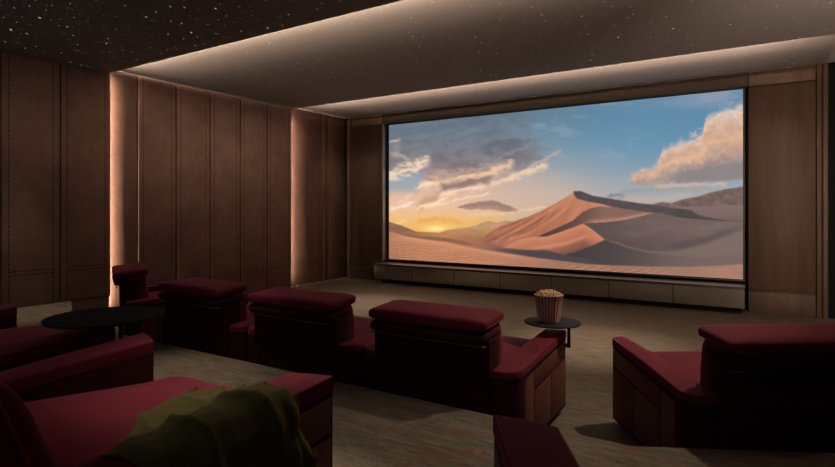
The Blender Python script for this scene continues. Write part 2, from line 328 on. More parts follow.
# branching veins
wp = N(nt, 'ShaderNodeTexVoronoi', feature='DISTANCE_TO_EDGE', Scale=2.6)
vv = nt.nodes.new('ShaderNodeVectorMath'); vv.operation = 'ADD'
nz = N(nt, 'ShaderNodeTexNoise', Scale=3.0, Detail=5.0); L(nt, vp, nz.inputs['Vector'])
sc_ = nt.nodes.new('ShaderNodeVectorMath'); sc_.operation = 'SCALE'; sc_.inputs['Scale'].default_value = .5; L(nt, nz.outputs['Color'], sc_.inputs[0])
vm = obj_coords(nt, (.45, 1.7, 1)); L(nt, vm, vv.inputs[0]); L(nt, sc_.outputs[0], vv.inputs[1]); L(nt, vv.outputs[0], wp.inputs['Vector'])
vein = math_node(nt, 'LESS_THAN', wp.outputs['Distance'], .014)
vein = math_node(nt, 'MULTIPLY', vein, math_node(nt, 'GREATER_THAN', n1, .50))
strk = math_node(nt, 'MAXIMUM', math_node(nt, 'MULTIPLY', r.outputs[0], .85), math_node(nt, 'MULTIPLY', vein, .9))
c = mixc(nt, math_node(nt, 'MULTIPLY', strk, stretch(n3, .2, .6)), base, (.14, .052, .024))
L(nt, c, b.inputs['Base Color']); b.inputs['Roughness'].default_value = .95; b.inputs['Specular IOR Level'].default_value = .05
bump(nt, b, n3, .5, .01)

# ceiling: dark plaster with fibre optic star points
m, nt, b = mat('star ceiling'); CEIL = m
b.inputs['Base Color'].default_value = (.25, .236, .232, 1); b.inputs['Roughness'].default_value = .9; b.inputs['Specular IOR Level'].default_value = 0.0
vp = obj_coords(nt)
def stars(scale, rad, power, keep, off):
    mp = nt.nodes.new('ShaderNodeMapping'); mp.inputs['Location'].default_value = off; L(nt, vp, mp.inputs['Vector'])
    vo = N(nt, 'ShaderNodeTexVoronoi', voronoi_dimensions='2D', Scale=scale); L(nt, mp.outputs[0], vo.inputs['Vector'])
    rgb = nt.nodes.new('ShaderNodeSeparateColor'); L(nt, vo.outputs['Color'], rgb.inputs[0])
    dot = math_node(nt, 'LESS_THAN', vo.outputs['Distance'], math_node(nt, 'MULTIPLY_ADD', rgb.outputs[1], rad * scale * .6, rad * scale * .6))
    on = math_node(nt, 'GREATER_THAN', rgb.outputs[0], keep)
    br = math_node(nt, 'MULTIPLY_ADD', math_node(nt, 'POWER', rgb.outputs[2], 2.0), power * .75, power * .25)
    return math_node(nt, 'MULTIPLY', math_node(nt, 'MULTIPLY', dot, on), br)
e = math_node(nt, 'ADD', stars(3.6, .0092, .80, .35, (0, 0, 0)), stars(5.2, .0080, .50, .65, (3.3, 1.7, 0)))
m.cycles.emission_sampling = 'NONE'; b.inputs['Emission Color'].default_value = (1, .95, .9, 1); L(nt, e, b.inputs['Emission Strength'])

# ---------------------------------------------------------------- mesh helpers
def link(name, me, material=None, parent=None, loc=None):
    o = bpy.data.objects.new(name, me); C.objects.link(o)
    if material is not None and me is not None: me.materials.append(material)
    if parent is not None: o.parent = parent
    if loc is not None: o.location = loc
    return o
def finish(bm, name, material, parent=None, smooth=None, loc=None):
    bmesh.ops.recalc_face_normals(bm, faces=bm.faces)
    me = bpy.data.meshes.new(name); bm.to_mesh(me); bm.free()
    if smooth is not None:
        me.polygons.foreach_set('use_smooth', [True] * len(me.polygons))
        if smooth < PI: me.set_sharp_from_angle(angle=smooth)
    return link(name, me, material, parent, loc)
def box(bm, x0, x1, y0, y1, z0, z1, r=0, seg=2):
    vs = [bm.verts.new((x, y, z)) for x in (x0, x1) for y in (y0, y1) for z in (z0, z1)]
    fs = [bm.faces.new([vs[i] for i in q]) for q in ((0, 1, 3, 2), (4, 6, 7, 5), (0, 4, 5, 1), (2, 3, 7, 6), (0, 2, 6, 4), (1, 5, 7, 3))]
    if r > 0:
        es = list({e for f in fs for e in f.edges})
        bmesh.ops.bevel(bm, geom=es, offset=r, segments=seg, profile=.5, affect='EDGES')
def prism(bm, pts, x0, x1, r=0, seg=2, axis='x'):
    """side profile (y,z) swept along x (or plan profile (x,y) swept along z)"""
    f = (lambda p, t: (t, p[0], p[1])) if axis == 'x' else (lambda p, t: (p[0], p[1], t))
    a = [bm.verts.new(f(p, x0)) for p in pts]; c = [bm.verts.new(f(p, x1)) for p in pts]
    n = len(pts); fs = [bm.faces.new(a), bm.faces.new(c[::-1])]
    for i in range(n): fs.append(bm.faces.new((a[i], c[i], c[(i + 1) % n], a[(i + 1) % n])))
    bmesh.ops.recalc_face_normals(bm, faces=fs)
    if r > 0:
        es = list({e for f_ in fs for e in f_.edges})
        bmesh.ops.bevel(bm, geom=es, offset=r, segments=seg, profile=.5, affect='EDGES', clamp_overlap=True)
def spow(v, e): return math.copysign(abs(v) ** e, v)
def pillow(bm, x0, x1, y0, y1, z0, z1, e1=.45, e2=.22, nu=56, nv=28, warp=None):
    """cushion: superellipsoid, e1 rounds the side profile, e2 the plan corners"""
    cx, cy, cz = (x0 + x1) / 2, (y0 + y1) / 2, (z0 + z1) / 2; a, b_, c_ = (x1 - x0) / 2, (y1 - y0) / 2, (z1 - z0) / 2
    rows = []
    def P(u, v):
        p = Vector((cx + a * spow(math.cos(v), e1) * spow(math.cos(u), e2), cy + b_ * spow(math.cos(v), e1) * spow(math.sin(u), e2), cz + c_ * spow(math.sin(v), e1)))
        return warp(p) if warp else p
    for j in range(1, nv):
        v = -PI / 2 + PI * j / nv
        rows.append([bm.verts.new(P(-PI + 2 * PI * (i + .5) / nu, v)) for i in range(nu)])
    for j in range(len(rows) - 1):
        for i in range(nu): bm.faces.new((rows[j][i], rows[j][(i + 1) % nu], rows[j + 1][(i + 1) % nu], rows[j + 1][i]))
    bm.faces.new(rows[0][::-1]); bm.faces.new(rows[-1])
def tube(bm, pts, r, seg=8, closed=False):
    pts = [Vector(p) for p in pts]; rings = []; n = len(pts)
    for i, p in enumerate(pts):
        d = (pts[(i + 1) % n] - pts[i - 1]) if (closed or 0 < i < n - 1) else (pts[1] - pts[0] if i == 0 else pts[-1] - pts[-2])
        d.normalize(); ref = Vector((0, 0, 1)) if abs(d.z) < .9 else Vector((1, 0, 0))
        s = d.cross(ref).normalized(); t = s.cross(d)
        rings.append([bm.verts.new(p + r * (math.cos(2 * PI * k / seg) * s + math.sin(2 * PI * k / seg) * t)) for k in range(seg)])
    for i in range(n if closed else n - 1):
        A, B = rings[i], rings[(i + 1) % n]
        for k in range(seg): bm.faces.new((A[k], A[(k + 1) % seg], B[(k + 1) % seg], B[k]))
    if not closed: bm.faces.new(rings[0][::-1]); bm.faces.new(rings[-1])
def lathe(bm, prof, seg=48, fn=None):
    rings = []
    for (r, z) in prof:
        rings.append([bm.verts.new((r * (fn(k, z) if fn else 1) * math.cos(2 * PI * k / seg), r * (fn(k, z) if fn else 1) * math.sin(2 * PI * k / seg), z)) for k in range(seg)])
    for A, B in zip(rings, rings[1:]):
        for k in range(seg): bm.faces.new((A[k], A[(k + 1) % seg], B[(k + 1) % seg], B[k]))
    bm.faces.new(rings[0][::-1]); bm.faces.new(rings[-1])
def tag(o, label=None, cat=None, group=None, kind=None):
    for k, v in (('label', label), ('category', cat), ('group', group), ('kind', kind)):
        if v: o[k] = v
    return o
def empty(name, loc=(0, 0, 0), rz=0):
    o = bpy.data.objects.new(name, None); C.objects.link(o); o.location = loc; o.rotation_euler = (0, 0, rz); o.empty_display_size = .1
    return o
def copy_tree(o, parent=None):
    c = o.copy(); C.objects.link(c)
    if parent is not None: c.parent = parent
    for ch in list(o.children): copy_tree(ch, c)
    return c

# ---------------------------------------------------------------- the room
CX = -3.32
Y1, Y2, YB, YR = 4.06, 7.57, 9.30, -3.0
H1, H2, H3 = 3.39, 3.47, 3.555
W1, W2, W3 = 4.20, 4.27, 4.38
def struct(o): o['kind'] = 'structure'; return o

bm = bmesh.new(); box(bm, CX - 4.6, CX + 4.8, YR - .2, YB + .5, -.12, 0)
struct(finish(bm, 'floor', CARPET))
edge = [(-7.9, 3.72), (-6.95, 3.29), (-6.12, 2.85), (-.50, 2.85), (.358, 3.29), (1.4, 3.82)]
bm = bmesh.new(); prism(bm, edge + [(1.4, YR - .1), (-7.9, YR - .1)], 0.0, PLAT, axis='z')
es = [e for e in bm.edges if all(abs(v.co.z - PLAT) < 1e-4 and v.co.y > 2 for v in e.verts)]
bmesh.ops.bevel(bm, geom=es, offset=.014, segments=3, profile=.5, affect='EDGES')
struct(finish(bm, 'floor_tier', CARPET))

# ceilings: three levels rising towards the screen; each nearer one ends in a thin lip with a light pocket above
bm = bmesh.new()
box(bm, CX - 4.6, CX + 4.8, YR - .2, Y1 - .05, H1, H1 + .012)
box(bm, CX - 4.6, CX + 4.8, Y1 - .06, Y1 - .05, H1, H1 + UP1)  # unseen upstands on both lips, added to cut off low cove rays
box(bm, CX - 4.6, CX + 4.8, Y2 - .06, Y2 - .05, H2, H2 + UP2)
box(bm, CX - 4.6, CX + 4.8, 3.35, Y2 - .05, H2, H2 + .012)
box(bm, CX - 4.6, CX + 4.8, 6.85, YB + .3, H3, H3 + .05)
box(bm, CX - 4.6, CX + 4.8, YR - .2, 3.35, H2, H2 + .05)
struct(finish(bm, 'ceiling', CEIL))

def uv_panel(me, y0, z0, w, xface=None):
    uvl = me.uv_layers.new(name='UVMap')
    at = me.attributes.new('panel_width', 'FLOAT', 'POINT')
    for i in range(len(me.vertices)): at.data[i].value = w
    for lp in me.loops:
        co = me.vertices[lp.vertex_index].co; uvl.data[lp.index].uv = (co.y - y0, co.z - z0)
def wall_panels(wall, side, seams, W, H, z0, thick=.04, gap=.016, leather_=None):
    xw = CX + side * W
    for a, c in zip(seams, seams[1:]):
        bm = bmesh.new()
        xa, xb = sorted((xw, xw + side * thick))
        box(bm, xa, xb, a + gap / 2, c - gap / 2, z0, H + .002, .010, 3)
        o = finish(bm, 'wall_panel', leather_ or WALL_LEATHER, wall, math.radians(40))
        uv_panel(o.data, a + gap / 2, z0, c - a - gap)
sec1 = [-2.39 + .645 * k for k in range(11)]          # ends at 4.06
sec1[-1] = Y1
sec2 = [4.48 + .618 * k for k in range(0, 6)]
sec2[-1] = Y2
for side, nm in ((-1, 'wall_left'), (1, 'wall_right')):
    bm = bmesh.new()
    W1_ = W1 if side < 0 else 4.62
    for (ya, yb, W) in ((YR, Y1 - .012, W1_ + .032), (Y1 - .35, Y2 - .012, W2 + .032), (Y2 - .35, YB + .3, W3 + .0)):
        xa, xb = sorted((CX + side * W, CX + side * (W + (.012 if W < W3 else .1))))
        box(bm, xa, xb, ya, yb, 0, 3.5)
    box(bm, *sorted((CX + side * (W3 + .35), CX + side * (W3 + .4))), YR, YB + .3, 0, 3.5)
    w = struct(finish(bm, nm, FLAT_BLACK if side > 0 else WALL_LEATHER))
    if side < 0: uv_panel(w.data, -50, -50, 300)
    wall_panels(w, side, sec1, W1_, H1, PLAT)
    wall_panels(w, side, [Y1 + .001, 4.474], W2 + .002, H2, 0.0, .02, .004, PLAIN_LEATHER)
    wall_panels(w, side, sec2, W2, H2, 0.0)
    wall_panels(w, side, [Y2 + .001, 8.56, 8.75, 9.28], W3 - .02, H3, 0.0, .02)

m, nt, b = mat('screen-lit reveal'); REVEAL_LIT = m  # pale colour stands in for screen light falling on the left reveal
b.inputs['Base Color'].default_value = (.45, .45, .46, 1); b.inputs['Roughness'].default_value = .45; b.inputs['Metallic'].default_value = .6
# screen wall: veneer panels each side of the opening, fabric fascia above it
SX0, SX1, SZ0, SZ1, SY = -6.56, -.07, .46, 3.33, 9.42
bm = bmesh.new()
OX0, OX1 = SX0 - .10, SX1 + .03
box(bm, CX - 4.4, OX0 - .03, YB + .03, YB + .5, 0, H3)
box(bm, OX1 + .05, CX + 4.7, YB + .03, YB + .5, 0, H3)
box(bm, OX0 - .03, OX1 + .05, SY + .06, YB + .5, 0, H3)
wb = struct(finish(bm, 'wall_back', FLAT_BLACK))
def bpanel(name, x0, x1, z0, z1, m_, y0=YB, y1=YB + .03, r=.005):
    bm = bmesh.new(); box(bm, x0, x1, y0, y1, z0, z1, r, 2); return finish(bm, name, m_, wb, math.radians(40))
for (x0, x1) in ((-7.48, OX0), (OX1 + .04, .80)):
    bpanel('wall_panel', x0, x1, .34, 3.32, WOOD)
    bpanel('top_panel', x0, x1, 3.332, H3 - .004, WOOD)
    bpanel('base_panel', x0, x1, .0, .31, WOOD)
    bpanel('rail', x0, x1, .315, .335, WOOD, YB - .006)
for (x0, x1) in ((-7.59, -7.54), (-7.535, -7.485), (.81, .87), (.88, .935)):
    bpanel('wall_trim', x0, x1, 0, H3 - .004, WOOD, YB - .02)
bpanel('fascia', OX0, OX1 + .03, SZ1 + .01, H3 - .004, FASCIA, YB - .01, SY + .06)
bpanel('reveal', OX0, OX0 + .035, .42, SZ1 + .01, REVEAL_LIT, YB - .0, SY + .06, .002)
bpanel('reveal', OX1 + .012, OX1 + .035, .42, SZ1 + .01, FLAT_BLACK, YB - .0, SY + .06, .002)
bm = bmesh.new(); box(bm, CX - 4.6, CX + 4.8, YR - .2, YR, 0, 3.5)
struct(finish(bm, 'wall_rear', WALL_LEATHER))
uv_panel(bpy.data.objects['wall_rear'].data, -50, -50, 300)

# ---------------------------------------------------------------- screen
scr = tag(empty('cinema_screen', ((SX0 + SX1) / 2, SY, SZ0)), 'wide cinema screen showing sand dunes under a sunset sky', 'screen')
W_, H_ = SX1 - SX0, SZ1 - SZ0
NX, NY = 560, 248
us = np.linspace(0, 1, NX + 1); vs = np.linspace(0, 1, NY + 1)
U, V = np.meshgrid(us, vs)
# the picture was drawn in perspective: homography from the unit square to its four drawn corners (TL, TR, BR, BL)
q = np.array([(387.6, 125.3), (743.3, 88.3), (743.0, 280.2), (388.0, 259.6)])
A = []; B_ = []
for (u_, v_), (x_, y_) in zip(((0, 1), (1, 1), (1, 0), (0, 0)), q):
    A += [[u_, v_, 1, 0, 0, 0, -u_ * x_, -v_ * x_], [0, 0, 0, u_, v_, 1, -u_ * y_, -v_ * y_]]; B_ += [x_, y_]
h = np.linalg.solve(np.array(A), np.array(B_))
dn = h[6] * U + h[7] * V + 1
rgb = desert(((h[0] * U + h[1] * V + h[2]) / dn).ravel(), ((h[3] * U + h[4] * V + h[5]) / dn).ravel()) / 255
lin = np.where(rgb <= .04045, rgb / 12.92, ((rgb + .055) / 1.055) ** 2.4)
me = bpy.data.meshes.new('picture_panel')
co = np.stack([U.ravel() * W_ - W_ / 2, np.zeros(U.size), V.ravel() * H_], 1)
idx = np.arange(U.size).reshape(NY + 1, NX + 1)
fc = np.stack([idx[:-1, :-1].ravel(), idx[:-1, 1:].ravel(), idx[1:, 1:].ravel(), idx[1:, :-1].ravel()], 1)
me.from_pydata(co.tolist(), [], fc.tolist())
ca = me.color_attributes.new('picture', 'FLOAT_COLOR', 'POINT')
ca.data.foreach_set('color', np.concatenate([lin, np.ones((len(lin), 1))], 1).astype(np.float32).ravel())
m, nt, b = mat('projected picture')
for n in list(nt.nodes): nt.nodes.remove(n)
at = nt.nodes.new('ShaderNodeAttribute'); at.attribute_name = 'picture'
em = N(nt, 'ShaderNodeEmission', Strength=SCREEN_GAIN); L(nt, at.outputs['Color'], em.inputs[0])
ou = nt.nodes.new('ShaderNodeOutputMaterial'); L(nt, em.outputs[0], ou.inputs[0])
link('picture_panel', me, m, scr)
bm = bmesh.new()
for (a, c, z0, z1) in ((-W_ / 2 - .03, -W_ / 2 + .002, -.03, H_ + .012), (W_ / 2 - .002, W_ / 2 + .03, -.03, H_ + .012), (-W_ / 2, W_ / 2, -.03, .002), (-W_ / 2, W_ / 2, H_ - .002, H_ + .012)):
    box(bm, a, c, -.02, .04, z0, z1, .002, 1)
box(bm, -W_ / 2, W_ / 2, .012, .04, 0, H_)
finish(bm, 'frame', BLACK, scr)

# ---------------------------------------------------------------- low cabinet under the screen
KX0, KX1, KY0, KY1, KH = -6.64, -.04, 8.98, 9.44, .396
cab = tag(empty('media_cabinet', ((KX0 + KX1) / 2, KY0, 0)), 'long low dark glass fronted cabinet running under the screen', 'cabinet')
ox = (KX0 + KX1) / 2
m, nt, b = mat('smoked glass front'); GLASSY = m
b.inputs['Base Color'].default_value = (.34, .32, .28, 1); b.inputs['Roughness'].default_value = .20; b.inputs['Metallic'].default_value = .9
b.inputs['Coat Weight'].default_value = .4; b.inputs['Coat Roughness'].default_value = .1
m, nt, b = mat('satin cabinet top'); KTOP = m
b.inputs['Base Color'].default_value = (.44, .50, .58, 1); b.inputs['Roughness'].default_value = .34; b.inputs['Metallic'].default_value = .95
bm = bmesh.new(); box(bm, KX0 - ox + .012, KX1 - ox - .012, .02, KY1 - KY0, .085, KH - .02)
finish(bm, 'carcass', BLACK, cab)
bm = bmesh.new(); box(bm, KX0 - ox + .14, KX1 - ox - .05, .10, KY1 - KY0, 0, .085)
finish(bm, 'plinth', FLAT_BLACK, cab)
bm = bmesh.new(); box(bm, KX0 - ox, KX1 - ox, .012, KY1 - KY0 + .0, KH - .02, KH, .003, 2)
finish(bm, 'cabinet_top', KTOP, cab)
bm = bmesh.new(); box(bm, KX0 - ox, KX1 - ox, .0, .0118, KH - .032, KH + .001, .002, 1)
finish(bm, 'edge_strip', BLACK, cab)
dw = (KX1 - KX0) / 7
for k in range(7):
    bm = bmesh.new(); box(bm, KX0 - ox + k * dw + .006, KX0 - ox + (k + 1) * dw - .006, .0, .019, .088, KH - .034, .002, 1)
    finish(bm, 'door', GLASSY, cab)

# ---------------------------------------------------------------- recliners
RS = -.13                 # the back end of every recliner
def make_chair(label, table, table_r=.21, table_at=(.50, .83), folded=True, seat_drop=0.0, nose=(.15, .03)):
    t = tag(empty('cinema_recliner'), label, 'recliner')
    bm = bmesh.new(); box(bm, -.55, .55, RS + .05, .80, 0, .05); finish(bm, 'plinth', FLAT_BLACK, t)
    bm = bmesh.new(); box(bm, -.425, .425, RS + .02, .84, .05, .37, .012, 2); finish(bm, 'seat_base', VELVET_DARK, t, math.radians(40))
    # seat with a crowned top, and the folded leg rest in front of it
    def crown(p):
        if p.z > .44: p.z += .035 * math.cos(min(1, abs(p.x) / .43) * PI / 2) * math.sin(max(0, min(1, (p.y + .05) / 1.0)) * PI)
        if p.z > .40: p.z -= seat_drop * sstep(.2, .8, p.y)
        return p
    bm = bmesh.new(); pillow(bm, -.424, .424, RS + .12, .93, .35, .505, .38, .14, 72, 28, crown); s = finish(bm, 'seat_cushion', VELVET, t, PI)
    bm = bmesh.new(); pillow(bm, -.42, .42, .80, .91, .07, .35, .3, .2); finish(bm, 'leg_rest', VELVET, t, PI)
    # back: upright shell, front cushion, folded head rest
    if folded:
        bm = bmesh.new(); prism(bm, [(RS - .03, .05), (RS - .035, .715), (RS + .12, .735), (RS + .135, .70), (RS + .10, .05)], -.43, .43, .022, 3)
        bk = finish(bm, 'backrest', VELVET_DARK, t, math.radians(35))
        bm = bmesh.new()
        def lean(p): p.y += -.10 * (p.z - .45); return p
        pillow(bm, -.42, .42, RS + .055, RS + .235, .42, .845, .35, .2, 64, 28, lean)
        finish(bm, 'back_cushion', VELVET, t, PI)
        y = RS - .088
        bm = bmesh.new(); tube(bm, [(-.425, y + .01, .687), (-.41, y, .686), (-.2, y, .685), (.2, y, .685), (.41, y, .686), (.425, y + .01, .687)], .0045, 6)
        PIPE = bm
        bm = bmesh.new()
        def tilt(p):
            p.z -= .07 * (RS + .20 - p.y); return p
        def droop(p):
            if p.y < RS - .02: p.z -= .16 * (RS - .02 - p.y)
            return p
        pillow(bm, -.435, .435, RS - .115, RS + .225, .784, .872, .48, .16, 72, 24, tilt)
        hr = finish(bm, 'headrest', VELVET, t, PI)
        finish(PIPE, 'piping', PIPING, hr, PI)

        bm = bmesh.new(); pillow(bm, -.43, .43, RS - .112, RS + .17, .690, .788, .66, .20, 72, 24, droop)
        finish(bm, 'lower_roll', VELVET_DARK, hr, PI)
    else:
        # plain leaning back with a rounded top, piped along its sides
        prof = [(RS + .02, .05), (RS - .03, .45), (RS - .12, .74), (RS - .11, .80), (RS - .05, .835), (RS + .03, .825), (RS + .095, .79), (RS + .14, .72), (RS + .22, .50), (RS + .22, .40), (RS + .15, .05)]
        bm = bmesh.new(); prism(bm, prof, -.43, .43, .03, 4); bk = finish(bm, 'backrest', VELVET, t, math.radians(50))
        for sd in (-1, 1):
            bm = bmesh.new(); tube(bm, [(sd * .432, RS - .02, .45), (sd * .432, RS - .07, .74), (sd * .432, RS - .045, .80), (sd * .432, RS + .02, .795), (sd * .432, RS + .075, .75), (sd * .432, RS + .16, .50), (sd * .432, RS + .16, .40)], .005, 6)
            finish(bm, 'back_piping', VELVET, bk, PI)
    for s in (-1, 1):
        wf, sk = nose
        def plan(off, xi, xo, rr=.11):
            p = [(xi, RS - off), (xo - rr, RS - off)] + [(xo - rr + rr * math.sin(a_ * PI / 14), RS - off + rr - rr * math.cos(a_ * PI / 14)) for a_ in range(1, 8)]
            p += [(xo, .45), (xo, .85 + off), (xo - wf * .5, .85 + off - sk * .42), (xo - wf, .85 + off - sk), (xi + .2 * max(0, (xo - wf) - xi), .45)]
            return [(s * a_, b__) for a_, b__ in p]
        def slope(y): return .485 + .0735 * (y - RS)
        def arm_mesh(off, xi, xo, zlo, zhi, r):
            bm = bmesh.new(); prism(bm, plan(off, xi, xo), 0, 1, axis='z')
            for v_ in bm.verts: v_.co.z = zhi(v_.co.y) if v_.co.z > .5 else zlo(v_.co.y)
            es = [e for e in bm.edges if abs(e.verts[0].co.z - zhi(e.verts[0].co.y)) < 1e-5 and abs(e.verts[1].co.z - zhi(e.verts[1].co.y)) < 1e-5]
            bmesh.ops.bevel(bm, geom=es, offset=r, segments=3, profile=.5, affect='EDGES', clamp_overlap=True)
            return bm
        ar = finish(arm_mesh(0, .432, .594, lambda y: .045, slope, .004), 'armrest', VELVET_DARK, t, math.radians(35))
        finish(arm_mesh(.003, .430, .597, lambda y: slope(y) + .001, lambda y: slope(y) + .046 + (.006 if y > .4 else 0), .011), 'arm_pad', VELVET, ar, math.radians(50))
        bm = bmesh.new(); tube(bm, [(s * .594, RS + .11, slope(RS + .11)), (s * .594, .36, slope(.36)), (s * .594, .852, slope(.852))], .004, 6)
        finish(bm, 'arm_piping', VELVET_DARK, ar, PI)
        xa, xb = sorted((s * .587, s * .5965))
        for (ya, yb) in ((.17, .50), (.51, .842)):
            def top(y): return .335 + .075 * y
            bm = bmesh.new(); prism(bm, [(ya, .06), (ya, top(ya)), (yb, top(yb)), (yb, .06)], xa, xb, .004, 2)
            finish(bm, 'side_panel', SIDE_LEATHER, ar, math.radians(40))
        bm = bmesh.new(); prism(bm, [(.17, .36), (.17, .472), (.842, .535), (.842, .412)], xa, xb, .004, 2)
        finish(bm, 'side_band', SIDE_LEATHER, ar, math.radians(40))
        bm = bmesh.new(); prism(bm, [(RS + .13, .06), (RS + .13, .46), (.158, .474), (.158, .06)], xa, xb, .004, 2)
        finish(bm, 'rear_panel', SIDE_LEATHER, ar, math.radians(40))
    if table:
        bm = bmesh.new(); lathe(bm, [(table_r - .02, -.014), (table_r - .004, -.010), (table_r, -.003), (table_r - .002, 0), (table_r - .012, .001)], 72)
        tb = finish(bm, 'tray_table', TABLE, t, math.radians(50), (*table_at, .665))
        bm = bmesh.new()
        px_ = .612 - table_at[0]; py_ = .875 - table_at[1]
        tube(bm, [(px_, py_, -.012), (px_, py_, -.19)], .012, 16)
        box(bm, px_ - .06, px_ + .008, py_ - .012, py_ + .010, -.19, -.16, .004, 1)
        finish(bm, 'post', BLACK, tb, math.radians(50))
    return t
def place(t, xc, zc, lx, ly, deg, z=0):
    """put the chair so that its own point (lx, ly) lands on a surveyed floor point; deg = heading right of the survey axis"""
    x, y = room(xc, zc); a = YAW - math.radians(deg)      # rotation about +z from room forward
    t.location = (x - (lx * math.cos(a) - ly * math.sin(a)), y - (lx * math.sin(a) + ly * math.cos(a)), z); t.rotation_euler = (0, 0, a)
F0 = 31.8
row = 'burgundy recliners in rows facing the screen'
c1 = make_chair('burgundy velvet recliner whose arm table holds the striped popcorn bucket', True); place(c1, 1.109, 3.98, .6, .85, F0 + 0)
def again(src, label):
    o = copy_tree(src); o['label'] = label; return o
ux, uz = math.cos(math.radians(F0)), -math.sin(math.radians(F0))
c2 = again(c1, 'burgundy recliner in the front row directly left of the one with popcorn'); place(c2, 1.109 - 1.2 * ux, 3.98 - 1.2 * uz, .6, .85, F0)
c3 = again(c1, 'burgundy recliner second to the left of the one with popcorn, before the leather wall'); place(c3, 1.109 - 2.4 * ux, 3.98 - 2.4 * uz, .6, .85, F0)
c4 = again(c1, 'smallest, farthest recliner, seen side-on in front of the glowing wall strip'); place(c4, -3.02, 5.55, .6, -.13, F0 + 27)
pe = make_chair('burgundy recliner across the aisle from the popcorn, cut by the right picture edge', False, nose=(.09, -.04)); place(pe, 1.366, 3.75, -.6, .85, -2)
pb = make_chair('recliner at the left picture edge, mostly hidden behind the near round black table', True, .26, (.57, .82), False); place(pb, -1.49, 2.63, .6, .85, 33, PLAT)
pa = make_chair('large near recliner with the olive throw over its arm', False, folded=False, seat_drop=.06, nose=(.168, .05)); place(pa, -.29, 1.85, .6, .85, 33.5, PLAT)
pd = make_chair('nearest recliner, only the end of one arm rising at the bottom of the picture', False, folded=False, seat_drop=.10, nose=(.165, .077)); place(pd, .21, 1.503, -.6, .85, 0, PLAT)
for o in (c1, c2, c3, c4, pa, pb, pd, pe): o['group'] = row

# ---------------------------------------------------------------- throw over the near recliner's arm
m, nt, b = mat('olive wool throw'); OLIVE = m
v = obj_coords(nt); n = noise(nt, v, 9, 5, .6)
L(nt, mixc(nt, n, (.030, .024, .005), (.068, .055, .013)), b.inputs['Base Color'])
b.inputs['Roughness'].default_value = .95; b.inputs['Specular IOR Level'].default_value = .05
b.inputs['Sheen Weight'].default_value = .15; b.inputs['Sheen Roughness'].default_value = .5; b.inputs['Sheen Tint'].default_value = (.8, .7, .35, 1)
bump(nt, b, noise(nt, v, 220, 3), .5, .004)
path = np.array([(.04, .49), (.12, .512), (.24, .526), (.34, .532), (.400, .566), (.44, .590), (.52, .606), (.585, .600), (.618, .56), (.638, .46), (.645, .30), (.65, .16), (.652, .09)])
seg = np.concatenate([[0], np.cumsum(np.linalg.norm(np.diff(path, axis=0), axis=1))]); tot = seg[-1]
NS, NT = 110, 90
bm = bmesh.new(); g = []
def throw_pt(s, t):
    x = float(np.interp(s * tot, seg, path[:, 0])); z = float(np.interp(s * tot, seg, path[:, 1]))
    e = .01; dx = float(np.interp(min(s + e, 1) * tot, seg, path[:, 0]) - np.interp(max(s - e, 0) * tot, seg, path[:, 0])); dz = float(np.interp(min(s + e, 1) * tot, seg, path[:, 1]) - np.interp(max(s - e, 0) * tot, seg, path[:, 1]))
    l = math.hypot(dx, dz) or 1; nx, nz = -dz / l, dx / l
    y0 = .14 + .30 * max(0, 1 - s * 2.4) ** 1.3; y = y0 + (.66 - y0) * t
    slope = .095 * (y - .75)                      # follow the sloping arm
    f1 = float(fbm(np.array([t * 4.2 + s * 1.3]), np.array([s * 2.2 - t * .6]), 201, 3)[0])
    f2 = math.sin(t * 13 + 3.5 * s + 5 * f1) * .5 + .5
    amp = .006 + .018 * (1 - abs(2 * s - 1)) + .022 * max(0, s - .55)
    f3 = float(fbm(np.array([t * 9 - s * 4]), np.array([s * 5 + t * 2]), 231, 3)[0])
    f2 = (1 - abs(math.sin(t * 6.5 - 2.2 * s + 4 * f1))) ** 1.6
    d = .004 + amp * (.7 * f1 + 1.1 * f2 + .5 * f3)
    y += .05 * math.sin(s * 7 + 1) * (t - .3) + .05 * (f1 - .5) + (.06 * (s - .35) if t > .5 else 0) * (t - .5) * 2
    ru = max(0, (t - .84) / .16); d += .016 * ru * (math.sin(s * 46 + 3 * f1) + .6 * math.sin(s * 27 + 1)) * (.4 + .6 * s); y += .03 * ru * (f3 - .3)
    return Vector((x + nx * d, y, z + nz * d + (slope if s < .68 else slope * max(0, 1 - (s - .68) * 4))))
for i in range(NS + 1):
    g.append([bm.verts.new(throw_pt(i / NS, j / NT)) for j in range(NT + 1)])
for i in range(NS):
    for j in range(NT): bm.faces.new((g[i][j], g[i + 1][j], g[i + 1][j + 1], g[i][j + 1]))
bmesh.ops.recalc_face_normals(bm, faces=bm.faces)
me = bpy.data.meshes.new('throw_blanket'); bm.to_mesh(me); bm.free()
me.polygons.foreach_set('use_smooth', [True] * len(me.polygons))
th = link('throw_blanket', me, OLIVE)
md = th.modifiers.new('thickness', 'SOLIDIFY'); md.thickness = .009; md.offset = 1
th.location = pa.location; th.rotation_euler = pa.rotation_euler
tag(th, 'crumpled olive green throw with a shaggy edge draped over the near armrest', 'throw')
bm = bmesh.new(); rnd = random.Random(3)
